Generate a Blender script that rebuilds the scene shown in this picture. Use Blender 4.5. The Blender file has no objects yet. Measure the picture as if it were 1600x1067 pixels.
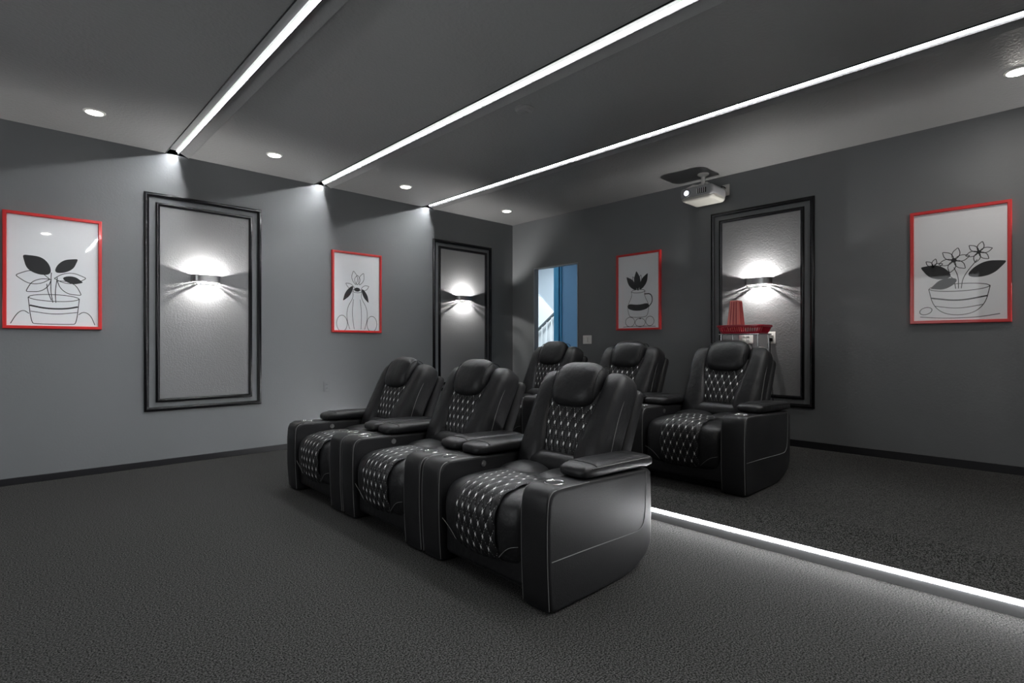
import bpy, bmesh, math, random
from mathutils import Vector, Matrix
random.seed(7)
S = bpy.context.scene
C = S.collection
PI = math.pi

# ---------------------------------------------------------------- camera, world, exposure
YAW = math.radians(46.587)                  # between the +X axis and the view direction
cam_d = bpy.data.cameras.new('camera'); cam = bpy.data.objects.new('camera', cam_d); C.objects.link(cam)
cam.location = (0, 0, 1.176)
cam.rotation_euler = (PI/2, 0, YAW - PI/2)
cam_d.sensor_width = 36; cam_d.lens = 842/1600*36; cam_d.shift_y = 0.0031; cam_d.clip_start = 0.05
S.camera = cam
w = bpy.data.worlds.new('world'); S.world = w; w.use_nodes = True
w.node_tree.nodes['Background'].inputs[0].default_value = (0.5, 0.55, 0.6, 1)
w.node_tree.nodes['Background'].inputs[1].default_value = 0.3
S.view_settings.view_transform = 'Standard'; S.view_settings.look = 'None'
S.view_settings.gamma = 1; S.view_settings.use_curve_mapping = False
S.view_settings.exposure = 1.2
LED, STEP, DOWN, BULB, HALL = 128.0, 36.0, 6.0, 4000.0, 7.5   # strengths of the lamps and of the passage daylight panel

XR, YL, H, XN, YN, PX, PZ = 5.84, 6.16, 3.05, -2.0, -1.7, 3.19, 0.145   # right wall, left wall, ceiling, near walls, platform

# ---------------------------------------------------------------- materials
def mat(name, col, rough=.5, metal=0, emit=0, ecol=None, spec=.5, coat=0, bump=None, speck=None, trans=0, alpha=1):
    m = bpy.data.materials.new(name); m.use_nodes = True; nt = m.node_tree; n = nt.nodes; b = n['Principled BSDF']
    b.inputs['Base Color'].default_value = (*col, 1); b.inputs['Roughness'].default_value = rough
    b.inputs['Metallic'].default_value = metal; b.inputs['Specular IOR Level'].default_value = spec
    b.inputs['Coat Weight'].default_value = coat; b.inputs['Coat Roughness'].default_value = .05
    b.inputs['Transmission Weight'].default_value = trans
    if emit: b.inputs['Emission Color'].default_value = (*(ecol or col), 1); b.inputs['Emission Strength'].default_value = emit
    tc = n.new('ShaderNodeTexCoord')
    if speck:                                   # (scale, dark colour, light colour)
        t = n.new('ShaderNodeTexNoise'); t.inputs['Scale'].default_value = speck[0]; t.inputs['Detail'].default_value = 6
        t.inputs['Roughness'].default_value = .7
        nt.links.new(tc.outputs['Object'], t.inputs['Vector'])
        r = n.new('ShaderNodeValToRGB'); r.color_ramp.elements[0].position = .44; r.color_ramp.elements[1].position = .58
        r.color_ramp.elements[0].color = (*speck[1], 1); r.color_ramp.elements[1].color = (*speck[2], 1)
        nt.links.new(t.outputs['Fac'], r.inputs['Fac']); nt.links.new(r.outputs['Color'], b.inputs['Base Color'])
    if bump:                                    # (scale, strength, distance)
        t = n.new('ShaderNodeTexNoise'); t.inputs['Scale'].default_value = bump[0]; t.inputs['Detail'].default_value = 4
        nt.links.new(tc.outputs['Object'], t.inputs['Vector'])
        bp = n.new('ShaderNodeBump'); bp.inputs['Strength'].default_value = bump[1]; bp.inputs['Distance'].default_value = bump[2]
        nt.links.new(t.outputs['Fac'], bp.inputs['Height']); nt.links.new(bp.outputs['Normal'], b.inputs['Normal'])
    return m
M = {}
M['wall'] = mat('wall_paint', (.165, .172, .178), .62, bump=(55, .12, .008))
M['ceiling'] = mat('ceiling_paint', (.24, .24, .24), .5, bump=(45, .35, .012))
M['insert'] = mat('panel_vinyl', (.19, .19, .195), .42, bump=(75, .35, .008))
M['black'] = mat('gloss_black', (.005, .005, .006), .22, spec=.35)
M['baseboard'] = mat('baseboard_paint', (.012, .012, .014), .4)
M['carpet'] = mat('carpet', (.08, .078, .075), .95, spec=.1, speck=(150, (.003, .0029, .0028), (.070, .069, .067)), bump=(150, .18, .004))
M['riser'] = mat('riser_metal', (.22, .22, .225), .5)
M['led'] = mat('led', (1, 1, 1), .5, emit=LED, ecol=(.96, .98, 1))
M['lip_glow'] = mat('lip_glow', (.9, .9, .9), .5, emit=.35, ecol=(.96, .98, 1))  # low glow added so the profile lip brightens its trough
M['led_step'] = mat('led_step', (1, 1, 1), .5, emit=STEP, ecol=(.97, .98, 1))
M['down'] = mat('downlight_lens', (1, 1, 1), .5, emit=DOWN, ecol=(1, .95, .88))
M['down_near'] = mat('downlight_lens_near', (1, 1, 1), .5, emit=DOWN*16, ecol=(1, .95, .89))
M['bulb'] = mat('bulb_glass', (1, 1, 1), .5, emit=BULB, ecol=(1, .98, .95))
M['white'] = mat('white_plastic', (.75, .74, .71), .4)
M['fin'] = mat('dark_profile', (.010, .010, .011), .7)
M['offwhite'] = mat('projector_shell', (.58, .57, .52), .38)
M['greyplastic'] = mat('grey_plastic', (.22, .22, .23), .4)
M['shellgrey'] = mat('projector_grey', (.36, .36, .37), .4)
M['lensglow'] = mat('lens_lit', (.6, .6, .65), .1, emit=.9, ecol=(.85, .88, 1))
M['alu'] = mat('aluminium', (.55, .55, .56), .35, metal=1)
M['chrome'] = mat('dark_chrome', (.42, .42, .42), .28, metal=1)
M['steel'] = mat('bright_steel', (.7, .7, .7), .2, metal=1)
M['leather'] = mat('black_leather', (.012, .012, .013), .44, spec=.32, bump=(140, .18, .003))
M['leather_soft'] = mat('black_leather_soft', (.011, .011, .012), .42, spec=.34, bump=(20, .34, .012))
M['thread'] = mat('grey_thread', (.15, .15, .15), .6)
M['thread_light'] = mat('light_thread', (.40, .40, .40), .6)
M['bead'] = mat('white_stitching', (.85, .85, .85), .5)
M['cup'] = mat('cup_black', (.003, .003, .0035), .6, spec=.15)
M['red'] = mat('red_frame', (.62, .020, .020), .32, coat=.3)
M['redtray'] = mat('red_plastic', (.42, .008, .03), .35, coat=.3)
M['redcup'] = mat('red_cup', (.85, .26, .23), .4)
M['paper'] = mat('print_paper', (.88, .89, .91), .5)
M['ink'] = mat('black_ink', (.012, .012, .014), .5)
M['lens'] = mat('lens_glass', (.75, .75, .85), .12, metal=.6, coat=1)
M['hallwall'] = mat('hall_wall', (.42, .47, .52), .6)
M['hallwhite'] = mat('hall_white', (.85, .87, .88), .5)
M['jamb'] = mat('door_lining', (.35, .36, .37), .5)
M['blue'] = mat('blue_paint', (.035, .30, .52), .45)
M['paleblue'] = mat('pale_blue_paint', (.17, .36, .58), .5)
M['hallfloor'] = mat('hall_floor', (.30, .28, .25), .6)
M['wood'] = mat('dark_rail', (.10, .12, .13), .4)
M['halldaylight'] = mat('hall_daylight', (1, 1, 1), .5, emit=HALL, ecol=(.85, .95, 1))
def glass():
    m = bpy.data.materials.new('picture_glass'); m.use_nodes = True; nt = m.node_tree; n = nt.nodes; n.clear()
    o = n.new('ShaderNodeOutputMaterial'); mx = n.new('ShaderNodeMixShader'); tr = n.new('ShaderNodeBsdfTransparent')
    gl = n.new('ShaderNodeBsdfGlossy'); gl.inputs['Roughness'].default_value = .03; fr = n.new('ShaderNodeFresnel'); fr.inputs['IOR'].default_value = 1.5
    ge = n.new('ShaderNodeNewGeometry'); iv = n.new('ShaderNodeMath'); iv.operation = 'SUBTRACT'; iv.inputs[0].default_value = 1; nt.links.new(ge.outputs['Backfacing'], iv.inputs[1])
    ml = n.new('ShaderNodeMath'); ml.operation = 'MULTIPLY'; nt.links.new(fr.outputs[0], ml.inputs[0]); nt.links.new(iv.outputs[0], ml.inputs[1])
    nt.links.new(ml.outputs[0], mx.inputs[0]); nt.links.new(tr.outputs[0], mx.inputs[1]); nt.links.new(gl.outputs[0], mx.inputs[2]); nt.links.new(mx.outputs[0], o.inputs[0])
    return m
M['glass'] = glass()
M['screen'] = mat('screen_fill_glow', (.85, .85, .85), .8, emit=.9, ecol=(.95, .98, 1))  # self-glow added to send fill toward the right wall

# ---------------------------------------------------------------- helpers
def obj(name, bm, mats, parent=None, smooth=True, bevel=0, seg=2):
    bmesh.ops.recalc_face_normals(bm, faces=bm.faces)
    me = bpy.data.meshes.new(name); bm.to_mesh(me); bm.free()
    for m in (mats if isinstance(mats, (list, tuple)) else [mats]): me.materials.append(m if not isinstance(m, str) else M[m])
    if smooth: me.shade_smooth()
    o = bpy.data.objects.new(name, me); C.objects.link(o)
    if parent: o.parent = parent
    if smooth:
        try: me.set_sharp_from_angle(angle=math.radians(42))
        except Exception: pass
    if bevel:
        b = o.modifiers.new('bevel', 'BEVEL'); b.width = bevel; b.segments = seg; b.limit_method = 'ANGLE'
    return o
def tag(o, label=None, cat=None, group=None, kind=None):
    for k, v in (('label', label), ('category', cat), ('group', group), ('kind', kind)):
        if v: o[k] = v
    return o
def thing(name, label, cat, loc=(0, 0, 0), rz=0, group=None):
    o = bpy.data.objects.new(name, None); C.objects.link(o); o.location = loc; o.rotation_euler = (0, 0, rz); o.empty_display_size = .1
    return tag(o, label, cat, group)
def children(o): return [c for c in C.objects if c.parent == o]
def copy_tree(o, parent=None):
    kids = children(o); c = o.copy(); C.objects.link(c); c.parent = parent
    for k in kids: copy_tree(k, c)
    return c
def box(bm, x0, x1, y0, y1, z0, z1, mi=0):
    v = [bm.verts.new((x, y, z)) for x in (x0, x1) for y in (y0, y1) for z in (z0, z1)]
    for f in ((0, 1, 3, 2), (4, 6, 7, 5), (0, 4, 5, 1), (2, 3, 7, 6), (0, 2, 6, 4), (1, 5, 7, 3)):
        fc = bm.faces.new([v[i] for i in f]); fc.material_index = mi
    return v
def loft(bm, rings, cap=True, mi=0, closed=True):
    vr = [[bm.verts.new(p) for p in r] for r in rings]
    for a, b in zip(vr, vr[1:]):
        n = len(a)
        for i in range(n if closed else n-1):
            j = (i+1) % n
            f = bm.faces.new((a[i], a[j], b[j], b[i])); f.material_index = mi
    if cap:
        for r in (vr[0], vr[-1]):
            try: f = bm.faces.new(r); f.material_index = mi
            except Exception: pass
    return vr
def tube(bm, pts, r, seg=6, mi=0, closed=False):
    pts = [Vector(p) for p in pts]; n = len(pts); rings = []
    up = Vector((0, 0, 1)); prev = None
    for i, p in enumerate(pts):
        if closed: t = pts[(i+1) % n]-pts[i-1]
        else: t = pts[min(i+1, n-1)]-pts[max(i-1, 0)]
        if t.length < 1e-9: t = Vector((1, 0, 0))
        t.normalize()
        if prev is None: a = t.orthogonal().normalized()
        else: a = (prev-t*prev.dot(t)); a = a.normalized() if a.length > 1e-6 else t.orthogonal().normalized()
        prev = a; b = t.cross(a)
        rings.append([p+(a*math.cos(2*PI*k/seg)+b*math.sin(2*PI*k/seg))*r for k in range(seg)])
    if closed: rings.append(rings[0]); loft(bm, rings, False, mi); bmesh.ops.remove_doubles(bm, verts=bm.verts, dist=1e-6)
    else: loft(bm, rings, True, mi)
def cyl(bm, c, r0, r1, h, axis='z', seg=32, mi=0, cap=True):
    c = Vector(c); R = []
    for r, d in ((r0, 0), (r1, h)):
        ring = []
        for k in range(seg):
            u, v = r*math.cos(2*PI*k/seg), r*math.sin(2*PI*k/seg)
            ring.append(c+Vector({'z': (u, v, d), 'x': (d, u, v), 'y': (u, d, v)}[axis]))
        R.append(ring)
    loft(bm, R, cap, mi)
def lathe(bm, c, prof, seg=32, mi=0):
    loft(bm, [[(c[0]+r*math.cos(2*PI*k/seg), c[1]+r*math.sin(2*PI*k/seg), c[2]+z) for k in range(seg)] for r, z in prof], False, mi)
def rrect(x0, x1, z0, z1, r, n=6):
    p = []
    for cx, cz, a0 in ((x1-r, z1-r, 0), (x0+r, z1-r, 90), (x0+r, z0+r, 180), (x1-r, z0+r, 270)):
        for i in range(n+1):
            a = math.radians(a0+90*i/n); p.append((cx+r*math.cos(a), cz+r*math.sin(a)))
    return p
def resample(pts, step=.02):
    out = []
    for a, b in zip(pts, pts[1:]+pts[:1]):
        d = math.dist(a, b); k = max(1, int(d/step))
        for i in range(k): out.append((a[0]+(b[0]-a[0])*i/k, a[1]+(b[1]-a[1])*i/k))
    return out
def smooth_poly(pts, it=2):
    for _ in range(it):
        q = []
        for a, b in zip(pts, pts[1:]+pts[:1]):
            q += [(a[0]*.75+b[0]*.25, a[1]*.75+b[1]*.25), (a[0]*.25+b[0]*.75, a[1]*.25+b[1]*.75)]
        pts = q
    return pts
def smooth_open(pts, it=3):
    for _ in range(it):
        q = [pts[0]]
        for a, b in zip(pts, pts[1:]):
            q += [tuple(a[i]*.75+b[i]*.25 for i in range(len(a))), tuple(a[i]*.25+b[i]*.75 for i in range(len(a)))]
        q.append(pts[-1]); pts = q
    return pts
def slab(bm, prof, y0, y1, r=.02, n=4, f=None, mi=0):      # profile in XZ pulled along Y with rounded edges
    xs = [p[0] for p in prof]; zs = [p[1] for p in prof]; cx, cz = (min(xs)+max(xs))/2, (min(zs)+max(zs))/2
    hx, hz = (max(xs)-min(xs))/2, (max(zs)-min(zs))/2; rings = []
    st = [(y0+r*(1-math.sin(PI/2*i/n)), r*(1-math.cos(PI/2*i/n))) for i in range(n, -1, -1)]
    st += [(y1-r*(1-math.sin(PI/2*i/n)), r*(1-math.cos(PI/2*i/n))) for i in range(0, n+1)]
    for y, d in [(y, d) for y, d in st]:
        ring = [(cx+(x-cx)*(1-d/hx), y, cz+(z-cz)*(1-d/hz)) for x, z in prof]
        rings.append([f(*p) if f else p for p in ring])
    loft(bm, rings, True, mi)
def pillow(bm, prof, yc, hw, n=3.2, seg=26, f=None, mi=0, dome=0):
    xs = [p[0] for p in prof]; zs = [p[1] for p in prof]; cx, cz = (min(xs)+max(xs))/2, (min(zs)+max(zs))/2; rings = []
    for i in range(seg+1):
        s = math.sin(-PI/2+PI*i/seg)*.9995; k = (1-abs(s)**n)**(1/n)
        ring = [(cx+(x-cx)*k, yc+hw*s, cz+(z-cz)*k) for x, z in prof]
        rings.append([f(*p) if f else p for p in ring])
    loft(bm, rings, True, mi)
def quilt(bm, P, w0, L, nu, nv, amp=.007, res=6, bead=.0075):
    """P(u,v)->(point, normal, udir, vdir); u,v in -.5...5 / 0..1; diamond quilting with light beads at the crossings (material 0 leather, 1 thread, 2 bead)"""
    NU, NV = nu*res, nv*res
    def h(u, v):
        a = u*nu+v*nv/2; b = u*nu-v*nv/2
        e = min(1, (0.5-abs(u))*12, v*12, (1-v)*12); e = max(e, 0)
        return amp*(abs(math.sin(PI*a))*abs(math.sin(PI*b)))**.5 + amp*.8*(e**.5)
    g = []
    for j in range(NV+1):
        row = []
        for i in range(NU+1):
            u, v = i/NU-.5, j/NV; p, nn = P(u, v)
            row.append(bm.verts.new(p+nn*h(u, v)))
        g.append(row)
    for j in range(NV):
        for i in range(NU): bm.faces.new((g[j][i], g[j][i+1], g[j+1][i+1], g[j+1][i])).material_index = 0
    def q(u, v): p, nn = P(u, v); return p+nn*(h(u, v)+.0012)
    for sgn in (1, -1):                                   # threads u*nu + sgn*v*nv/2 = k
        for k in range(-nu-nv, nu+nv+1):
            pts = []
            for i in range(0, nv*4+1):
                v = i/(nv*4); u = (k - sgn*v*nv/2)/nu
                if -.485 < u < .485 and .01 < v < .99: pts.append(q(u, v))
                elif pts: break
            if len(pts) > 1: tube(bm, pts, .0011, 4, 1)
    for j in range(1, nv):
        for k in range(-nu, nu+1):
            u = (k + (.5 if j % 2 else 0))/nu; v = j/nv
            if abs(u) > .475: continue
            c, nn = P(u, v); c = c+nn*(h(u, v)+.002)
            tv = (q(min(u, .47), min(v+.01, 1))-q(u, v-.01)).normalized(); tu = nn.cross(tv).normalized()
            vs = [bm.verts.new(c+tv*bead*1.25), bm.verts.new(c+tu*bead*.6), bm.verts.new(c-tv*bead*1.25), bm.verts.new(c-tu*bead*.6)]
            top = bm.verts.new(c+nn*.003)
            for a in range(4): bm.faces.new((vs[a], vs[(a+1) % 4], top)).material_index = 2
def struct(name, bm, m, smooth=False, **k):
    o = obj(name, bm, m, None, smooth, **k); o['kind'] = 'structure'; return o

# ---------------------------------------------------------------- room shell
T = .12
bm = bmesh.new(); box(bm, XN-T, PX, YN-T, YL, -.1, 0); struct('floor', bm, 'carpet')
prof = [(PX, -.1), (PX, .076), (PX+.005, .081), (PX+.03, .083), (PX+.12, .095), (PX+.22, .118), (PX+.31, .137), (PX+.36, .1435), (PX+.40, PZ), (XR, PZ), (XR, -.1)]
bm = bmesh.new(); loft(bm, [[(x, y, z) for x, z in prof] for y in (YN, YL)]); struct('floor_platform', bm, 'carpet')
bm = bmesh.new(); box(bm, PX-.008, PX, YN, YL, 0, .053); o = struct('trim_1', bm, 'riser')
bm = bmesh.new()
box(bm, XN-T, XR+T, YL, YL+T, -.1, H+.2); struct('wall_left', bm, 'wall')
DY0, DY1, DZ = 4.83, 5.69, 2.325; TR = .085
bm = bmesh.new()
box(bm, XR, XR+TR, YN-T, DY0, -.1, H+.2); box(bm, XR, XR+TR, DY1, YL, -.1, H+.2); box(bm, XR, XR+TR, DY0, DY1, DZ, H+.2)
struct('wall_right', bm, 'wall')
bm = bmesh.new(); box(bm, XN-T, XR+T, YN-T, YN, -.1, H+.2); struct('wall_near', bm, 'wall')
bm = bmesh.new(); box(bm, XN-T, XN, YN, YL, -.1, H+.2); struct('wall_front', bm, 'wall')
# ceiling with three long troughs
SX = (1.26, 2.75, 4.25)
prof = [(XN, H)]
for c in SX: prof += [(c-.10, H), (c-.10, H+.045), (c+.012, H+.05), (c+.02, H+.035), (c+.10, H-.010), (c+.105, H)]
prof += [(XR, H), (XR, H+.2), (XN, H+.2)]
bm = bmesh.new(); loft(bm, [[(x, y, z) for x, z in prof] for y in (YN, YL)])
bmesh.ops.triangulate(bm, faces=[f for f in bm.faces if len(f.verts) > 4]); struct('ceiling', bm, 'ceiling')
for i, c in enumerate(SX):
    bm = bmesh.new(); box(bm, c-.104, c-.098, YN, YL, H-.006, H+.02); struct('trim_%d' % (i+2), bm, 'black')
def board(name, *b):
    bm = bmesh.new(); box(bm, *b); struct(name, bm, 'baseboard', bevel=.003)
board('baseboard_left', XN, PX-.03, YL-.014, YL, 0, .06)
board('baseboard_left_platform', PX+.34, XR, YL-.014, YL, PZ, PZ+.07)
bm = bmesh.new(); box(bm, XR-.014, XR, YN, DY0-.06, PZ, PZ+.07); box(bm, XR-.014, XR, DY1+.06, YL-.014, PZ, PZ+.07); struct('baseboard_right', bm, 'baseboard', bevel=.003)
# door opening lining and the passage beyond it
bm = bmesh.new()
box(bm, XR-.006, XR+TR, DY0, DY0+.012, PZ, DZ); box(bm, XR-.006, XR+TR, DY1-.012, DY1, PZ, DZ); box(bm, XR-.006, XR+TR, DY0, DY1, DZ-.012, DZ)
o = struct('door_1', bm, 'jamb')
HX = 8.6
bm = bmesh.new(); box(bm, XR, HX, 4.5, 9.4, PZ-.1, PZ); struct('floor_passage', bm, 'hallfloor')
bm = bmesh.new(); box(bm, XR+TR, HX, 4.5, 9.4, H, H+.1); struct('ceiling_passage', bm, 'hallwhite')
bm = bmesh.new(); box(bm, HX, HX+T, 4.5, 9.4, 0, H); struct('wall_passage_far', bm, 'hallwall')
bm = bmesh.new(); box(bm, XR, HX, 9.4, 9.5, 0, H); struct('wall_passage_left', bm, 'hallwall')
bm = bmesh.new(); box(bm, XR+TR, HX, 4.4, 4.5, 0, H); struct('wall_passage_right', bm, 'hallwall')
bm = bmesh.new(); box(bm, XR+.02, XR+TR, YL+T, 9.4, 0, H); struct('wall_passage_near', bm, 'hallwall')
bm = bmesh.new(); box(bm, 6.95, 7.07, 4.5, 6.27, PZ, H); struct('wall_passage_inner', bm, 'paleblue')
bm = bmesh.new(); box(bm, 6.925, 6.95, 6.16, 6.27, PZ, H-.02); box(bm, 6.935, 6.95, 6.105, 6.125, PZ, H-.02); struct('trim_5', bm, 'blue')
t = thing('daylight_panel', 'unseen panel added on the passage ceiling, standing in for daylight', 'ceiling light', (7.0, 7.2, H-.03))  # unseen emitter added in place of daylight in the passage
bm = bmesh.new(); box(bm, -.45, .75, -.5, .9, 0, .03); obj('housing', bm, 'white', t)
bm = bmesh.new(); box(bm, -.42, .72, -.47, .87, -.006, -.001); obj('diffuser', bm, 'halldaylight', t, False)
# staircase guard seen through the doorway
t = thing('stair_railing', 'dark handrail with white balusters rising to the right in the passage', 'railing', (HX-.14, 8.0, PZ))
def rz(y): return 1.25 - (y)*.70+.16   # height over the passage floor
bm = bmesh.new(); box(bm, 0, .02, 0, .01, 0, .01); bm.clear()
loft(bm, [[(-.03, y, rz(y)), (.03, y, rz(y)), (.03, y, rz(y)+.05), (-.03, y, rz(y)+.05)] for y in (-.75, .75)]); obj('handrail', bm, 'wood', t, False, .006)
for k in range(11):
    y = -.7+k*.14; bm = bmesh.new(); cyl(bm, (0, y, max(0, rz(y)-.75)), .014, .014, rz(y)-max(0, rz(y)-.75)+.01, seg=10); obj('baluster', bm, 'hallwhite', t)
bm = bmesh.new(); loft(bm, [[(x, -.75, 0), (x, .75, 0), (x, .75, rz(.75)-.74), (x, -.75, rz(-.75)-.74)] for x in (-.04, .04)]); obj('stringer', bm, 'hallwhite', t, False)
bm = bmesh.new(); box(bm, -.05, .05, -.85, -.75, 0, rz(-.8)+.12); cyl(bm, (0, -.8, rz(-.8)+.12), .045, .03, .05); obj('newel_post', bm, 'hallwhite', t, False, .005)
t = struct('wall_sunlit_patch', (lambda b: (loft(b, [[(x, 7.2, 1.1), (x, 9.3, 1.1), (x, 9.3, 3.04), (x, 9.05, 3.04), (x, 7.75, 1.86), (x, 7.2, 1.5)] for x in (HX-.05, HX)]), b)[1])(bmesh.new()), 'hallwhite')  # white sheet in place of a sunlit patch on the far wall

# ---------------------------------------------------------------- lamps
led0 = None
lab = ('white ceiling light line ending above the left edge of the first black-framed wall panel',
       'white ceiling light line passing just left of the round smoke detector',
       'white ceiling light line passing nearest the ceiling projector')
for i, c in enumerate(SX):
    if i == 0:
        t = thing('linear_ceiling_light', lab[0], 'ceiling light', (c, 0, H), 0, 'light lines recessed in the ceiling'); led0 = t
        bm = bmesh.new(); loft(bm, [[(x, y, z) for x, z in ((.004, .06), (-.006, .06), (-.0075, .0345), (.0, .027), (.004, .03))] for y in (YN+.01, YL-.022)])
        obj('diffuser', bm, 'led', t, False)
        bm = bmesh.new(); loft(bm, [[(x, y, z) for x, z in ((.0045, .06), (.0045, .030), (.0008, .0265), (.002, -.001), (.007, -.001), (.014, .06))] for y in (YN+.01, YL-.022)])
        obj('profile_edge', bm, 'fin', t, False)
        bm = bmesh.new(); loft(bm, [[(x, y, z) for x, z in ((-.0065, .06), (-.0080, .0345), (-.012, .0285), (-.0145, .029), (-.016, .06))] for y in (YN+.01, YL-.022)])
        obj('profile_lip', bm, 'lip_glow', t, False)
    else:
        t = copy_tree(led0); t.location = (c, 0, H); t['label'] = lab[i]
t = thing('step_light', 'bright white light line along the edge of the carpeted platform', 'step light', (PX, 0, .064))
bm = bmesh.new(); loft(bm, [[(x, y, z) for x, z in ((.0, -.0082), (-.006, -.0080), (-.0105, -.005), (-.012, .0005), (-.0105, .006), (-.0065, .0098), (.0, .0118))] for y in (YN+.02, YL-.02)]); obj('diffuser', bm, 'led_step', t, False)
bm = bmesh.new(); box(bm, -.004, 0, YN+.02, YL-.02, .0122, .0155); obj('profile', bm, 'alu', t, False)

d0 = None; near_lens = None
spots = [(.54, 5.46, 'round white downlight in the ceiling furthest left, above the picture at the left edge'),
         (1.95, 5.47, 'round white downlight between the two left ceiling light lines'),
         (3.47, 5.50, 'small round white downlight between the middle and right ceiling light lines'),
         (5.13, 5.53, 'smallest round white downlight, near the far corner of the room'),
         (5.05, .30, 'round white downlight cut by the right edge, high above the right red-framed picture'),
         (.54, .30, 'round white downlight overhead, beside the left light line and outside the view'),
         (1.95, .30, 'round white downlight overhead, between the left and middle light lines and outside the view'),
         (3.47, .30, 'round white downlight overhead, between the middle and right light lines and outside the view')]
for x, y, l in spots:
    if d0 is None:
        t = d0 = thing('recessed_downlight', l, 'downlight', (x, y, H), 0, 'round ceiling downlights')
        bm = bmesh.new(); lathe(bm, (0, 0, 0), [(.075, .0), (.075, -.004), (.068, -.009), (.058, -.010)], 40); obj('trim_ring', bm, 'white', t)
        bm = bmesh.new(); lathe(bm, (0, 0, 0), [(.058, -.009), (.056, -.012), (.04, -.014), (.001, -.015)], 40); obj('lens', bm, 'down', t)
    else:
        t = copy_tree(d0); t.location = (x, y, H); t['label'] = l
        if y < 1:
            for c in children(t):
                if c.name.startswith('lens'):
                    if near_lens is None: near_lens = c.data.copy(); near_lens.materials[0] = M['down_near']
                    c.data = near_lens

t = thing('smoke_detector', 'round dark smoke detector on the ceiling between two light lines', 'smoke detector', (3.01, 3.04, H))
bm = bmesh.new(); lathe(bm, (0, 0, 0), [(.075, 0), (.075, -.008), (.068, -.012), (.062, -.030), (.045, -.036), (.001, -.037)], 40); obj('housing', bm, 'ceiling', t)
bm = bmesh.new(); lathe(bm, (0, 0, 0), [(.034, -.036), (.033, -.041), (.001, -.042)], 24); obj('cap', bm, 'ceiling', t)

# ---------------------------------------------------------------- wall panels: two black mouldings round a textured insert
def frame_bm(bm, x0, x1, z0, z1, wd, prof):
    """mitred moulding in the local XZ plane, front toward -Y; prof = [(inset fraction, height)]"""
    rings = []
    for fx, fz in ((0, 0), (1, 0), (1, 1), (0, 1)):
        rings.append([((x0+a*wd if fx == 0 else x1-a*wd), -h, (z0+a*wd if fz == 0 else z1-a*wd)) for a, h in prof])
    vr = [[bm.verts.new(p) for p in r] for r in rings]; n = len(prof)
    for i in range(4):
        a, b = vr[i], vr[(i+1) % 4]
        for k in range(n-1): bm.faces.new((a[k], a[k+1], b[k+1], b[k]))
MP = [(0, 0), (0, .016), (.12, .023), (.3, .026), (.62, .024), (.80, .017), (1, .015), (1, 0)]
pan0 = None
def panel(loc, rz_, label):
    global pan0
    if pan0 is None:
        t = pan0 = thing('wall_panel', label, 'wall panel', loc, rz_, 'moulded wall panels')
        bm = bmesh.new(); frame_bm(bm, -.535, .535, 0, 2.11, .04, MP); obj('outer_moulding', bm, 'black', t, True)
        bm = bmesh.new(); frame_bm(bm, -.44, .44, .085, 2.022, .034, MP); obj('inner_moulding', bm, 'black', t, True)
        bm = bmesh.new(); box(bm, -.41, .41, -.004, 0, .115, 1.992); obj('textured_insert', bm, 'insert', t, False)
    else:
        t = copy_tree(pan0); t.location = loc; t.rotation_euler = (0, 0, rz_); t['label'] = label
panel((1.518, YL, .532), 0, 'tall black double-moulded wall panel between the two pictures on the left wall')
panel((4.853, YL, .532), 0, 'black double-moulded wall panel on the left wall beside the far corner')
panel((-1.30, YL, .532), 0, 'black double-moulded wall panel on the left wall beyond the left edge of the view')
panel((XR, -.42, .54), -PI/2, 'black double-moulded wall panel on the right wall beyond the right edge of the view')
panel((XR, 2.348, .54), -PI/2, 'black double-moulded wall panel behind the red tray on the right wall')

# ---------------------------------------------------------------- sconces
sc0 = None
def band(bm, hw, dep, z0, z1, th, a0=0, a1=180, seg=40):
    rings = []
    for i in range(seg+1):
        a = math.radians(a0+(a1-a0)*i/seg); c, s = math.cos(a), math.sin(a)
        e = .62; cx = math.copysign(abs(c)**e, c); sx = abs(s)**e
        rings.append([(hw*cx, -dep*sx, z0), ((hw-th)*cx, -(dep-th)*sx, z0), ((hw-th)*cx, -(dep-th)*sx, z1), (hw*cx, -dep*sx, z1)])
    loft(bm, rings)
def sconce(loc, rz_, label):
    global sc0
    if sc0 is None:
        t = sc0 = thing('wall_sconce', label, 'wall light', loc, rz_, 'half-round chrome wall lights')
        bm = bmesh.new(); box(bm, -.05, .05, -.012, -.004, -.04, .04); obj('back_plate', bm, 'chrome', t, False, .003)
        bm = bmesh.new(); band(bm, .132, .105, -.026, .044, .004); obj('shade', bm, 'chrome', t)
        for z, k in ((-.036, .93), (-.052, .8)):
            bm = bmesh.new(); band(bm, .132*k, .105*k, z-.006, z+.004, .007); obj('ring', bm, 'steel', t)
        bm = bmesh.new(); tube(bm, [(.0, -.006, -.0), (0, -.060, .005)], .008, 10); obj('lamp_holder', bm, 'chrome', t)
        for z, x in ((.030, -.09), (-.033, -.09), (-.05, -.07)):  # rods added to cast thin dark rays on the wall
            bm = bmesh.new(); tube(bm, [(x, -.006, z), (x-.022, -.060, z)], .0065, 8); obj('shadow_rod', bm, 'steel', t)
        bm = bmesh.new(); bmesh.ops.create_uvsphere(bm, u_segments=16, v_segments=10, radius=.011)
        bmesh.ops.translate(bm, verts=bm.verts, vec=(0, -.070, .006)); obj('bulb', bm, 'bulb', t)
    else:
        t = copy_tree(sc0); t.location = loc; t.rotation_euler = (0, 0, rz_); t['label'] = label
sconce((1.51, YL, 1.835), 0, 'lit half-round chrome wall light on the large left wall panel')
sconce((4.845, YL, 1.835), 0, 'lit half-round chrome wall light on the panel beside the far corner')
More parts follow.
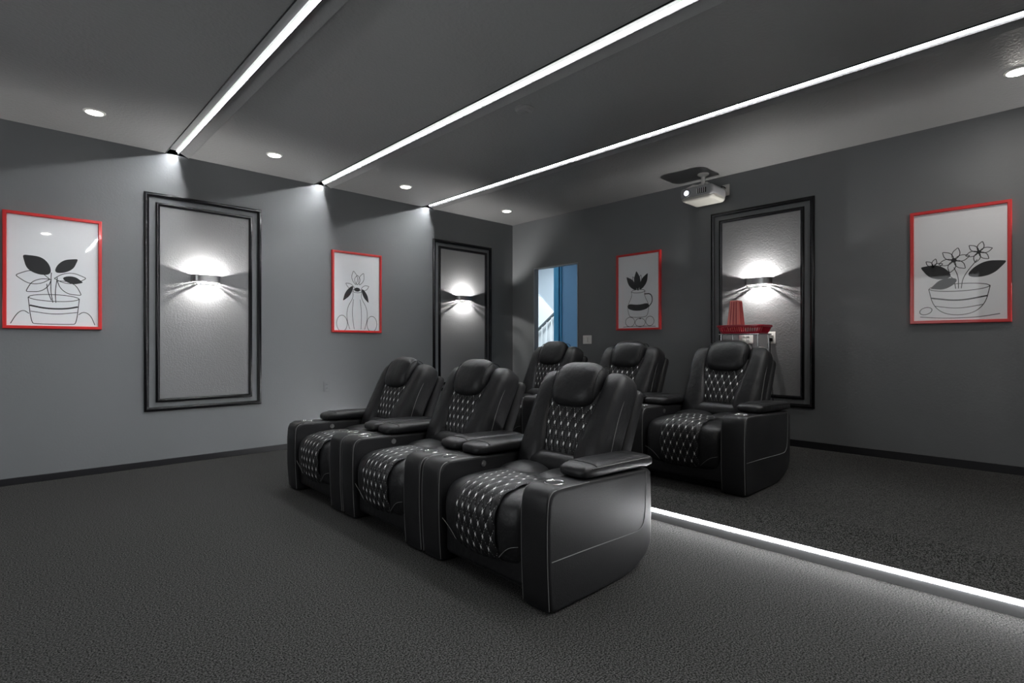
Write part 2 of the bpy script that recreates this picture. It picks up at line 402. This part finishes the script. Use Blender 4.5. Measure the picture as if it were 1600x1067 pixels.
sconce((1.51, YN, 1.835), PI, 'added half-round chrome wall light on the unseen near wall behind the camera, for fill')  # this and the next: unseen, added for light from the camera side
sconce((4.845, YN, 1.835), PI, 'added half-round chrome wall light on the unseen near wall toward the platform, for fill')
sconce((-1.30, YL, 1.835), 0, 'lit half-round chrome wall light on the left wall beyond the left edge of the view')
sconce((XR, -.42, 1.835), -PI/2, 'lit half-round chrome wall light on the right wall beyond the right edge of the view')
sconce((XR, 2.35, 1.835), -PI/2, 'lit half-round chrome wall light above the red tray')

# ---------------------------------------------------------------- framed drawings (generic plant and still-life drawings)
def ribbon(bm, pts, wd, closed=False, y=-.0125):
    pts = smooth_open(pts + ([pts[0]] if closed else []), 3); n = len(pts); L = []; R = []
    for i, p in enumerate(pts):
        a, b = pts[max(i-1, 0)], pts[min(i+1, n-1)]
        if closed and i in (0, n-1): a, b = pts[-2], pts[1]
        dx, dz = b[0]-a[0], b[1]-a[1]; l = math.hypot(dx, dz) or 1; nx, nz = -dz/l, dx/l
        L.append(bm.verts.new((p[0]+nx*wd/2, y, p[1]+nz*wd/2))); R.append(bm.verts.new((p[0]-nx*wd/2, y, p[1]-nz*wd/2)))
    for i in range(n-1): bm.faces.new((L[i], L[i+1], R[i+1], R[i]))
def blob(bm, pts, y=-.0128):
    bm.faces.new([bm.verts.new((x, y, z)) for x, z in smooth_poly(pts, 3)])
def ell(cx, cz, a, b, rot=0, n=14, a0=0, a1=360):
    o = []; r = math.radians(rot)
    for i in range(n+1 if a1-a0 < 360 else n):
        t = math.radians(a0+(a1-a0)*i/n); x, z = a*math.cos(t), b*math.sin(t); o.append((cx+x*math.cos(r)-z*math.sin(r), cz+x*math.sin(r)+z*math.cos(r)))
    return o
def leaf(cx, cz, l, wd, rot):
    r = math.radians(rot); p = [(0, 0), (l*.25, wd*.8), (l*.6, wd), (l*.9, wd*.3), (l, 0), (l*.9, -wd*.3), (l*.6, -wd), (l*.25, -wd*.8)]
    return [(cx+x*math.cos(r)-z*math.sin(r), cz+x*math.sin(r)+z*math.cos(r)) for x, z in p]
def art(kind, bm):
    W = .0055
    if kind == 0:      # potted plant with a dark leaf and striped pot
        for a in ((-.02, .44, .24, .075, 140), (-.0, .46, .21, .05, 40), (.05, .42, .15, .035, -12)): blob(bm, leaf(*a))
        for a in ((-.03, .40, .22, .06, 175), (.0, .41, .22, .05, 5), (-.02, .40, .2, .05, 215), (.02, .39, .2, .05, -35)): ribbon(bm, leaf(*a), W, True)
        for s in ((-.02, .46, -.01, .2), (.02, .42, .01, .2), (-.05, .36, -.02, .22)): ribbon(bm, [(s[0], s[1]), ((s[0]+s[2])/2-.01, .3), (s[2], s[3])], W)
        ribbon(bm, [(-.17, .24), (-.15, .02), (-.12, -.0+.012), (.12, .012), (.15, .02), (.17, .24)], W); ribbon(bm, ell(0, .24, .17, .03), W, True)
        ribbon(bm, [(-.16, .17), (-.05, .145), (.08, .148), (.16, .17)], .013); ribbon(bm, [(-.155, .12), (0, .095), (.155, .12)], W)
        ribbon(bm, [(-.28, .012), (-.24, .10), (-.20, .13), (-.165, .10)], W); ribbon(bm, [(.28, .012), (.25, .10), (.20, .13), (.165, .10)], W)
    elif kind == 1:    # drooping plant in a tall vase
        for a in ((-.05, .55, .24, .035, 235), (.06, .52, .2, .03, -62)): blob(bm, leaf(*a))
        for a in ((-.02, .56, .17, .04, 100), (.03, .56, .16, .035, 70), (0, .56, .12, .04, 88), (-.03, .50, .14, .03, 150), (.05, .5, .12, .03, 25)): ribbon(bm, leaf(*a), W, True)
        ribbon(bm, [(-.06, .48), (-.05, .40), (-.13, .28), (-.14, .14), (-.10, .012)], W); ribbon(bm, [(.06, .48), (.05, .40), (.13, .28), (.14, .14), (.10, .012)], W)
        ribbon(bm, ell(0, .48, .06, .018), W, True); ribbon(bm, [(-.05, .38), (-.07, .2), (-.04, .012)], W); ribbon(bm, [(.04, .38), (.06, .2), (.05, .012)], W)
        blob(bm, ell(0, .50, .04, .025)); ribbon(bm, ell(-.2, .08, .07, .1, 0), W, True); ribbon(bm, ell(.2, .08, .07, .1, 0), W, True)
    elif kind == 2:    # jug with round fruit and one dark band
        ribbon(bm, [(-.10, .46), (-.09, .40), (-.16, .28), (-.14, .16), (-.1, .13), (.1, .13), (.14, .16), (.16, .28), (.09, .40), (.10, .46)], W); ribbon(bm, ell(0, .46, .1, .022), W, True)
        blob(bm, [(-.155, .31), (0, .285), (.155, .31), (.16, .24), (0, .205), (-.16, .24)])
        ribbon(bm, [(.09, .42), (.19, .42), (.21, .32), (.155, .26)], .012)
        for a in ((0, .47, .25, .05, 96), (.02, .47, .24, .045, 60), (-.02, .47, .24, .045, 130)): blob(bm, leaf(*a))
        for a in ((0, .47, .2, .03, 78), (0, .47, .2, .03, 114)): ribbon(bm, leaf(*a), W, True)
        for e in ((-.12, .075, .07, .062), (.03, .065, .075, .055), (.17, .08, .06, .06)): ribbon(bm, ell(*e), W, True)
        ribbon(bm, [(-.22, .012), (0, .02), (.25, .012)], W); blob(bm, ell(.03, .115, .012, .008))
    else:              # bowl of flowers
        for a in ((-.04, .36, .24, .06, 155), (.05, .36, .27, .06, 22), (0, .34, .2, .045, 200)): blob(bm, leaf(*a))
        for cx, cz, r in ((-.03, .50, .085), (.13, .55, .07), (-.17, .46, .055)):
            for k in range(6): ribbon(bm, leaf(cx, cz, r*1.25, r*.32, k*60+15), W, True)
            blob(bm, ell(cx, cz, r*.22, r*.22))
        for s in ((-.03, .44, 0), (.12, .49, .03), (-.15, .42, -.03)): ribbon(bm, [(s[0], s[1]), (s[2], .36), (s[2]*.6, .26)], W)
        ribbon(bm, [(-.20, .27), (-.17, .12), (-.08, .04), (.08, .04), (.17, .12), (.20, .27)], W); ribbon(bm, ell(0, .27, .2, .032), W, True)
        ribbon(bm, [(-.185, .19), (0, .155), (.185, .19)], .011); ribbon(bm, [(-.16, .12), (0, .09), (.16, .12)], W)
        ribbon(bm, [(-.26, .03), (-.1, .012), (.12, .015), (.26, .04)], W); ribbon(bm, ell(-.22, .08, .045, .03, 20), W, True)
def picture(loc, rz_, label, kind, wd=.66, ht=.985):
    t = thing('framed_picture', label, 'picture', loc, rz_, 'red-framed pictures')
    bm = bmesh.new(); frame_bm(bm, -wd/2, wd/2, 0, ht, .026, [(0, 0), (0, .028), (.15, .032), (.85, .032), (1, .028), (1, .01)]); obj('frame', bm, 'red', t, False)
    bm = bmesh.new(); box(bm, -wd/2+.02, wd/2-.02, -.012, -.002, .02, ht-.02); pr = obj('print', bm, 'paper', t, False)
    bm = bmesh.new(); art(kind, bm); bmesh.ops.translate(bm, verts=bm.verts, vec=(0, 0, .03))
    dr = obj('drawing', bm, 'ink', pr, False)
    bm = bmesh.new(); vs = [bm.verts.new(v) for v in ((-wd/2+.024, -.018, .024), (wd/2-.024, -.018, .024), (wd/2-.024, -.018, ht-.024), (-wd/2+.024, -.018, ht-.024))]; bm.faces.new(vs)
    bmesh.ops.extrude_face_region(bm, geom=bm.faces[:]); bmesh.ops.translate(bm, verts=bm.verts[4:], vec=(0, .002, 0)); obj('glazing', bm, 'glass', t, False)
picture((.330, YL, 1.312), 0, 'red-framed picture at the left edge of the photo, beside the large wall panel', 0)
picture((3.185, YL, 1.325), 0, 'red-framed picture on the left wall between the two wall panels, above the recliners', 1)
picture((XR, 3.845, 1.36), -PI/2, 'red-framed picture between the doorway and the moulded panel on the right wall', 2, .65, .975)
picture((XR, .71, 1.357), -PI/2, 'red-framed picture nearest the right edge of the photo', 3, .66, .975)

# ---------------------------------------------------------------- recliner
LEAN = math.radians(24)
def bk(n, y, h):            # back frame: n forward, h up along the back
    return (.597+h*math.sin(LEAN)-n*math.cos(LEAN), y, .475+h*math.cos(LEAN)+n*math.sin(LEAN))
def make_recliner(label, group, loc):
    t = thing('recliner', label, 'recliner', loc, 0, group)
    # base and front
    bm = bmesh.new(); box(bm, .12, .66, -.30, .30, 0, .10); obj('base', bm, 'leather', t, False)
    bm = bmesh.new(); slab(bm, rrect(.03, .6, .05, .24, .03), -.306, .306, .02); fp = obj('footrest', bm, 'leather_soft', t)
    bm = bmesh.new()
    for s in (-1, 1): tube(bm, smooth_open([(-.004, s*.29, .25), (-.0135, s*.25, .24), (-.012, s*.21, .215), (-.008, s*.165, .17)]), .0018)
    obj('stitching', bm, 'thread', fp)
    # seat
    side = smooth_poly([(.50, .36), (.50, .47), (.30, .475), (.12, .47), (.02, .44), (-.015, .36), (-.014, .26), (.002, .17), (.04, .13), (.12, .12), (.40, .15)], 2)
    bm = bmesh.new(); pillow(bm, side, 0, .308, 7, 34); obj('seat_surround', bm, 'leather_soft', t)
    mid = smooth_poly([(.40, .30), (.40, .455), (.28, .468), (.12, .468), (.02, .44), (-.012, .36), (-.012, .26), (.02, .17), (.12, .14), (.30, .2)], 2)
    bm = bmesh.new(); pillow(bm, mid, 0, .160, 9); st = obj('seat', bm, 'leather_soft', t)
    for s in (-1, 1):
        bm = bmesh.new(); pillow(bm, smooth_poly([(.34, .32), (.335, .44), (.38, .488), (.50, .50), (.64, .49), (.66, .40), (.5, .3)], 2), s*.148, .156, 3); obj('seat_rear', bm, 'leather_soft', t)
    path = smooth_open([(.33, .468), (.22, .476), (.10, .472), (.015, .44), (-.022, .37), (-.022, .28), (-.006, .2), (.018, .148)], 3)
    cum = [0]
    for a, b in zip(path, path[1:]): cum.append(cum[-1]+math.dist(a, b))
    def Pseat(u, v):
        d = v*cum[-1]; i = 0
        while i < len(cum)-2 and cum[i+1] < d: i += 1
        f = (d-cum[i])/(cum[i+1]-cum[i]); a, b = path[i], path[i+1]
        x, z = a[0]+(b[0]-a[0])*f, a[1]+(b[1]-a[1])*f; tx, tz = b[0]-a[0], b[1]-a[1]; l = math.hypot(tx, tz)
        nx, nz = tz/l, -tx/l
        if nx*(-1)+nz < 0: nx, nz = -nx, -nz
        k = .014*(1-(2*u)**2)
        return Vector((x+nx*k, u*.31, z+nz*k)), Vector((nx, 0, nz))
    bm = bmesh.new(); quilt(bm, Pseat, .33, .6, 6, 11, .008, 8, .0112); obj('quilted_panel', bm, ['leather', 'thread_light', 'bead'], st)
    # backrest
    B = lambda x, y, z: bk(x, y, z)
    bm = bmesh.new(); slab(bm, rrect(-.17, -.02, -.10, .56, .05), -.25, .25, .03, f=B); br = obj('backrest', bm, 'leather_soft', t)
    bm = bmesh.new(); slab(bm, rrect(-.235, -.155, -.16, .555, .035), -.305, .305, .03, f=B); obj('back_shell', bm, 'leather', t)
    for s in (-1, 1):
        bm = bmesh.new(); rings = []
        for h, yc, a, nc, b in ((-.075, .20, .05, -.05, .05), (-.06, .205, .085, -.05, .085), (-.01, .21, .10, -.045, .105), (.06, .212, .102, -.04, .112), (.16, .214, .100, -.042, .112), (.28, .226, .087, -.047, .108),
                                (.38, .236, .079, -.052, .106), (.47, .241, .075, -.058, .104), (.53, .238, .075, -.064, .098), (.57, .230, .070, -.07, .086), (.592, .222, .055, -.075, .064), (.603, .216, .032, -.078, .034)):
            ring = []
            for k in range(28):
                q = 2*PI*k/28; c, sn = math.cos(q), math.sin(q); e = .62
                ring.append(bk(nc+b*math.copysign(abs(sn)**e, sn), s*(yc+a*math.copysign(abs(c)**e, c)), h))
            rings.append(ring)
        loft(bm, rings); wg = obj('back_wing', bm, 'leather_soft', t)
        bm = bmesh.new()
        for nn, in ((.035,), ):
            tube(bm, smooth_open([bk(-.03-.0, s*.314, .02), bk(-.022, s*.316, .12), bk(-.01, s*.315, .28), bk(-.02, s*.314, .42), bk(-.04, s*.31, .50), bk(-.06, s*.296, .56), bk(-.07, s*.27, .588), bk(-.07, s*.22, .597)]), .002)
        obj('stitching', bm, 'thread', wg)
    bm = bmesh.new(); pillow(bm, smooth_poly([(-.08, -.05), (.03, -.055), (.07, -.01), (.065, .05), (.03, .085), (-.08, .09)], 2), 0, .235, 4, f=B); obj('lumbar_roll', bm, 'leather_soft', t)
    def Pback(u, v):
        h = .075+v*.40; wd = .262+.13*v; k = .012*(1-(2*u)**2)
        p = Vector(bk(.008+k+.02*math.sin(PI*v), u*wd, h)); nn = (Vector(bk(1, 0, 0))-Vector(bk(0, 0, 0)))
        return p, nn
    bm = bmesh.new(); quilt(bm, Pback, .33, .4, 6, 7, .008, 9, .0112); obj('quilted_panel', bm, ['leather', 'thread_light', 'bead'], br)
    bm = bmesh.new(); pillow(bm, smooth_poly([(-.09, .46), (-.10, .56), (-.06, .628), (.02, .648), (.075, .61), (.095, .53), (.098, .43), (.078, .365), (.04, .342), (.01, .39)], 2), 0, .168, 3.4, 32, f=B); hr = obj('headrest', bm, 'leather_soft', t)
    bm = bmesh.new()
    for s in (-1, 1):
        if s == 1: obj('piping', bm, 'leather', hr); bm = bmesh.new()
        tube(bm, smooth_open([bk(.045, s*.158, .41), bk(.07, s*.160, .46), bk(.07, s*.160, .54), bk(.045, s*.158, .60), bk(-.02, s*.158, .625), bk(-.08, s*.15, .60)]), .003)
    obj('piping', bm, 'leather', hr)
    # arms
    ap = [(.0, .03), (-.012, .2), (-.014, .38), (-.008, .49), (.008, .528), (.045, .546), (.30, .54), (.78, .52), (.805, .50), (.812, .30), (.805, .12), (.76, .065), (.68, .028), (.56, .006), (.40, .0), (.05, .0), (.012, .006)]
    apr = resample(ap, .04)
    for s in (-1, 1):
        y0, y1 = (s*.31, s*.484) if s > 0 else (-.484, -.31)
        bm = bmesh.new(); slab(bm, apr, y0, y1, .022, 4); ar = obj('arm', bm, 'leather', t)
        bm = bmesh.new()
        e = s*.4775
        edge = [(.004, .02), (-.007, .2), (-.009, .38), (-.003, .487), (.012, .523), (.047, .540), (.28, .534)]
        tube(bm, [(x, e, z) for x, z in smooth_open(edge, 2)], .0022)
        ein = s*.3165; tube(bm, [(x, ein, z) for x, z in smooth_open(edge, 2)], .0018)
        o_ = s*.4845
        tube(bm, smooth_open([(.012, o_, .232), (.30, o_, .226), (.62, o_, .214), (.70, o_, .216), (.735, o_, .26), (.745, o_, .38), (.745, o_, .51)], 3), .0022)
        obj('stitching', bm, 'thread', ar)
        # pad
        bm = bmesh.new(); rings = []
        yc = s*.386
        for x, hw_, zt, zb in ((.255, .05, .572, .552), (.26, .072, .585, .547), (.275, .086, .597, .542), (.31, .094, .604, .54), (.34, .099, .607, .538), (.46, .101, .607, .536), (.60, .101, .603, .532), (.72, .101, .597, .528), (.785, .10, .592, .526), (.812, .094, .584, .528), (.823, .075, .573, .534), (.826, .05, .565, .54)):
            ring = []
            for k in range(24):
                q = 2*PI*k/24; c, sn = math.cos(q), math.sin(q); e2 = .45
                zz = (zt+zb)/2+(zt-zb)/2*math.copysign(abs(sn)**.7, sn)
                ring.append((x, yc+hw_*math.copysign(abs(c)**e2, c), zz))
            rings.append(ring)
        loft(bm, rings); pd = obj('armrest_pad', bm, 'leather_soft', t)
        bm = bmesh.new()
        tube(bm, [(x, yc+s*(hw_-.0005), z) for x, hw_, z in ((.30, .0935, .59), (.34, .0985, .592), (.46, .1005, .592), (.72, .1005, .584), (.79, .0995, .578))], .003)
        obj('piping', bm, 'leather', pd); bm = bmesh.new(); tube(bm, [(.335, yc+(k/8)*.096, .6075-.012*abs(k/8)**4) for k in range(-8, 9)], .0022)
        obj('seam', bm, 'leather', pd)
        # cup holder
        cx, cy = .125, s*.398
        bm = bmesh.new(); lathe(bm, (cx, cy, .539), [(.047, 0), (.047, .006), (.044, .009), (.040, .007), (.038, .002), (.037, -.02), (.036, -.02)], 36); ch = obj('cup_holder', bm, 'steel', t)
        bm = bmesh.new(); lathe(bm, (cx, cy, .539), [(.0385, .0045), (.030, .0035), (.001, .0035)], 36); obj('well', bm, 'cup', ch)
    bm = bmesh.new(); cyl(bm, (.30, .312, .492), .018, .018, -.006, 'y', 24); cyl(bm, (.30, .306, .492), .011, .009, -.004, 'y', 20); obj('control_button', bm, 'chrome', t)
    return t
FG, RG = 'front row of three recliners', 'rear row of three recliners on the platform'
r0 = make_recliner('black leather recliner nearest the camera, right end of the front row', FG, (1.715, 2.06, 0))
for yc, l in ((3.04, 'black leather recliner in the middle of the front row'), (4.02, 'black leather recliner at the far left end of the front row')):
    c = copy_tree(r0); c.location = (1.715, yc, 0); c['label'] = l
for yc, l in ((2.03, 'black leather recliner in front of the red tray, right end of the rear row'),
              (3.012, 'black leather recliner in the middle of the rear row, half hidden below the picture'),
              (3.994, 'black leather recliner on the platform in front of the doorway')):
    c = copy_tree(r0); c.location = (3.62, yc, PZ); c['label'] = l; c['group'] = RG

# ---------------------------------------------------------------- unseen screen the seats face, added with its glow as fill
t = thing('fill_screen', 'large white projection screen added outside the view, glowing as fill for the right wall', 'screen', (XN, 2.85, .85))
bm = bmesh.new(); box(bm, .0, .03, -1.55, 1.55, 0, 1.75); obj('frame', bm, 'black', t, False, .006)
bm = bmesh.new(); box(bm, .031, .034, -1.49, 1.49, .06, 1.69); obj('screen_surface', bm, 'screen', t, False)

# ---------------------------------------------------------------- tray, stand and cup
t = thing('side_stand', 'tall thin-legged metal stand behind the right rear recliner, holding the red tray', 'stand', (5.36, 2.30, PZ))
bm = bmesh.new(); slab(bm, rrect(-.15, .15, 1.128, 1.14, .005), -.20, .20, .004); obj('top', bm, 'steel', t)
for x, y in ((-.13, -.18), (.13, -.18), (-.13, .18), (.13, .18)):
    bm = bmesh.new(); tube(bm, [(x, y, 0), (x, y, 1.13)], .007, 10); obj('leg', bm, 'steel', t)
bm = bmesh.new(); tube(bm, [(-.13, -.18, .25), (.13, -.18, .25), (.13, .18, .25), (-.13, .18, .25)], .005, 8, closed=True); obj('brace', bm, 'steel', t)
tr = thing('serving_tray', 'red slotted plastic tray resting on the tall thin stand', 'tray', (5.36, 2.305, PZ+1.141))
bm = bmesh.new()
def rr(hx, hy, r, z):
    return [(x, y, z) for x, y in rrect(-hx, hx, -hy, hy, r, 6)]
NS = 28
# outer wall as upright bars between rim and floor so the slots are open
loft(bm, [rr(.125, .195, .05, 0), rr(.13, .20, .05, .018), rr(.124, .194, .05, .018), rr(.119, .189, .05, .006), rr(.01, .01, .004, .005)], True); obj('tray_floor', bm, 'redtray', tr)
bm = bmesh.new(); loft(bm, [rr(.150, .225, .06, .062), rr(.156, .232, .06, .066), rr(.156, .232, .06, .082), rr(.149, .225, .06, .084), rr(.143, .218, .06, .062), rr(.150, .225, .06, .062)], False); obj('rim', bm, 'redtray', tr)
bm = bmesh.new(); a = resample([(p[0], p[1]) for p in rr(.127, .197, .05, 0)], .010); 
per = [(p[0], p[1]) for p in rr(.127, .197, .05, 0)]; per = resample(per, .004)
dd = 0; last = -1
for p in per:
    if last is not None and last != -1: dd += math.dist(p, last)
    last = p
    if dd > .018 or p == per[0]:
        dd = 0; k = 1.145; q = (p[0]*1.17, p[1]*1.13)
        tube(bm, [(p[0], p[1], .012), (q[0], q[1], .07)], .0052, 6)
obj('slotted_wall', bm, 'redtray', tr)
t = thing('popcorn_cup', 'red and pink ribbed popcorn cup standing upside down on the red tray', 'cup', (5.33, 2.375, PZ+1.141+.0065))
for nm, lo, k in (('cup', 0, 1.0),):
    bm = bmesh.new(); rings = []
    for z, hw_ in ((0, .072), (.014, .072), (.017, .069), (.318, .043), (.322, .040)):
        ring = []
        pts = resample(rrect(-hw_, hw_, -hw_, hw_, hw_*.22, 3), hw_*.16)
        base = resample(rrect(-1, 1, -1, 1, .22, 3), .16)
        ring = [(x*hw_*(1 + .035*(i % 2)), y*hw_*(1+.035*(i % 2)), z) for i, (x, y) in enumerate(base)]
        rings.append(ring)
    loft(bm, rings); cu = obj('cup_body', bm, 'redcup', t, False)
    bm = bmesh.new()
    for sx, sy in ((-1, 0), (1, 0), (0, -1), (0, 1)):
        for q in (-.5, 0, .5):
            def pt(hw_, z, sx=sx, sy=sy, q=q):
                return (sx*hw_*1.045 + (q*hw_ if sx == 0 else 0), sy*hw_*1.045 + (q*hw_ if sy == 0 else 0), z)
            tube(bm, [pt(.0685, .025), pt(.0435, .31)], .0035, 6)
    obj('stripe', bm, 'redtray', cu)

# ---------------------------------------------------------------- projector
t = thing('projector', 'white video projector hanging from the ceiling by a short mount', 'projector', (5.59, 2.855, H))
bm = bmesh.new(); slab(bm, rrect(-.165, .165, -.315, -.245, .03, 5), -.185, .185, .05, 5); obj('lower_shell', bm, 'offwhite', t)
bm = bmesh.new(); slab(bm, rrect(-.172, .165, -.285, -.165, .03, 5), -.187, .187, .035, 5); obj('upper_shell', bm, 'shellgrey', t)
bm = bmesh.new(); cyl(bm, (-.168, .10, -.228), .046, .042, -.016, 'x', 32); ln = obj('lens_ring', bm, 'greyplastic', t)
bm = bmesh.new(); cyl(bm, (-.183, .10, -.228), .031, .022, -.004, 'x', 28); obj('lens', bm, 'lensglow', ln)
bm = bmesh.new(); slab(bm, rrect(-.178, -.165, -.255, -.2, .004, 2), -.12, -.02, .004); vt = obj('vent', bm, 'cup', t)
bm = bmesh.new()
for k in range(5): box(bm, -.181, -.177, -.11+k*.021, -.102+k*.021, -.253, -.202)
obj('vent_slat', bm, 'white', vt, False)
bm = bmesh.new(); lathe(bm, (0, 0, 0), [(.06, 0), (.06, -.012), (.03, -.03), (.022, -.035)], 28); mt = obj('ceiling_mount', bm, 'white', t)
bm = bmesh.new(); tube(bm, [(0, 0, -.03), (0, 0, -.12)], .021, 16); obj('mount_pole', bm, 'white', mt)
bm = bmesh.new(); cyl(bm, (0, 0, -.135), .055, .05, .02)
for sx, sy in ((-1, -1), (1, -1), (-1, 1), (1, 1)): tube(bm, [(0, 0, -.128), (sx*.08, sy*.08, -.130), (sx*.12, sy*.13, -.165)], .012, 8)
obj('mount_bracket', bm, 'white', mt)
# cable from projector to the outlet behind it
bm = bmesh.new(); tube(bm, smooth_open([(5.75, 2.76, 2.83), (5.78, 2.75, 2.92), (5.81, 2.73, 2.93), (5.829, 2.713, 2.91)]), .005, 8)
tag(obj('projector_cable', bm, 'cup'), 'short black cable from the projector to the wall plate behind it', 'cable')

def plate(name, loc, rz_, wd, ht, label, cat, m='white', kind='outlet', group=None):
    t = thing(name, label, cat, loc, rz_, group)
    bm = bmesh.new(); slab(bm, rrect(-wd/2, wd/2, -ht/2, ht/2, .006, 3), -.007, 0, .002, 2); obj('cover_plate', bm, m, t)
    n = max(1, round(wd/.07))
    for k in range(n):
        cx = (k-(n-1)/2)*.046*1.0
        if kind == 'switch':
            bm = bmesh.new(); slab(bm, rrect(cx-.016, cx+.016, -.033, .033, .003, 2), -.011, -.004, .002, 2); obj('rocker', bm, m, t)
        else:
            bm = bmesh.new()
            for z in (-.02, .02): slab(bm, rrect(cx-.017, cx+.017, z-.014, z+.014, .008, 3), -.010, -.004, .002, 2)
            so = obj('socket', bm, m, t)
            if kind == 'outlet':
                bm = bmesh.new()
                for z in (-.02, .02):
                    for x in (-.006, .006): box(bm, cx+x-.001, cx+x+.001, -.0108, -.0098, z-.004, z+.005)
                obj('slot', bm, 'cup', so, False)
    return t
plate('light_switch', (XR, 4.665, 1.245), -PI/2, .15, .118, 'white double light switch plate beside the doorway', 'light switch', kind='switch')
plate('power_outlet', (XR, 2.225, 1.25), -PI/2, .085, .125, 'white wall outlet right of the red tray with a black plug in it', 'outlet')
plate('power_outlet', (XR, 2.49, 1.245), -PI/2, .15, .118, 'white wide wall plate below the red tray', 'outlet')
plate('power_outlet', (XR, 2.713, 2.89), -PI/2, .08, .125, 'white wall plate high up beside the projector', 'outlet')
plate('power_outlet', (2.80, YL, .68), 0, .075, .12, 'dark grey painted wall outlet low on the left wall, left of the front recliners', 'outlet', 'wall')
t = thing('power_plug', 'black plug and cord in the wall outlet right of the red tray', 'plug', (XR-.011, 2.225, 1.23))
bm = bmesh.new(); slab(bm, rrect(-.032, 0, -.018, .018, .006, 3), -.016, .016, .005); obj('plug_body', bm, 'cup', t)
bm = bmesh.new(); tube(bm, smooth_open([(-.02, 0, -.012), (-.035, .0, -.05), (-.03, -.01, -.35), (-.03, -.04, -.75), (-.06, .02, -1.07), (-.10, .2, -1.078)]), .004, 8); obj('cord', bm, 'cup', t)
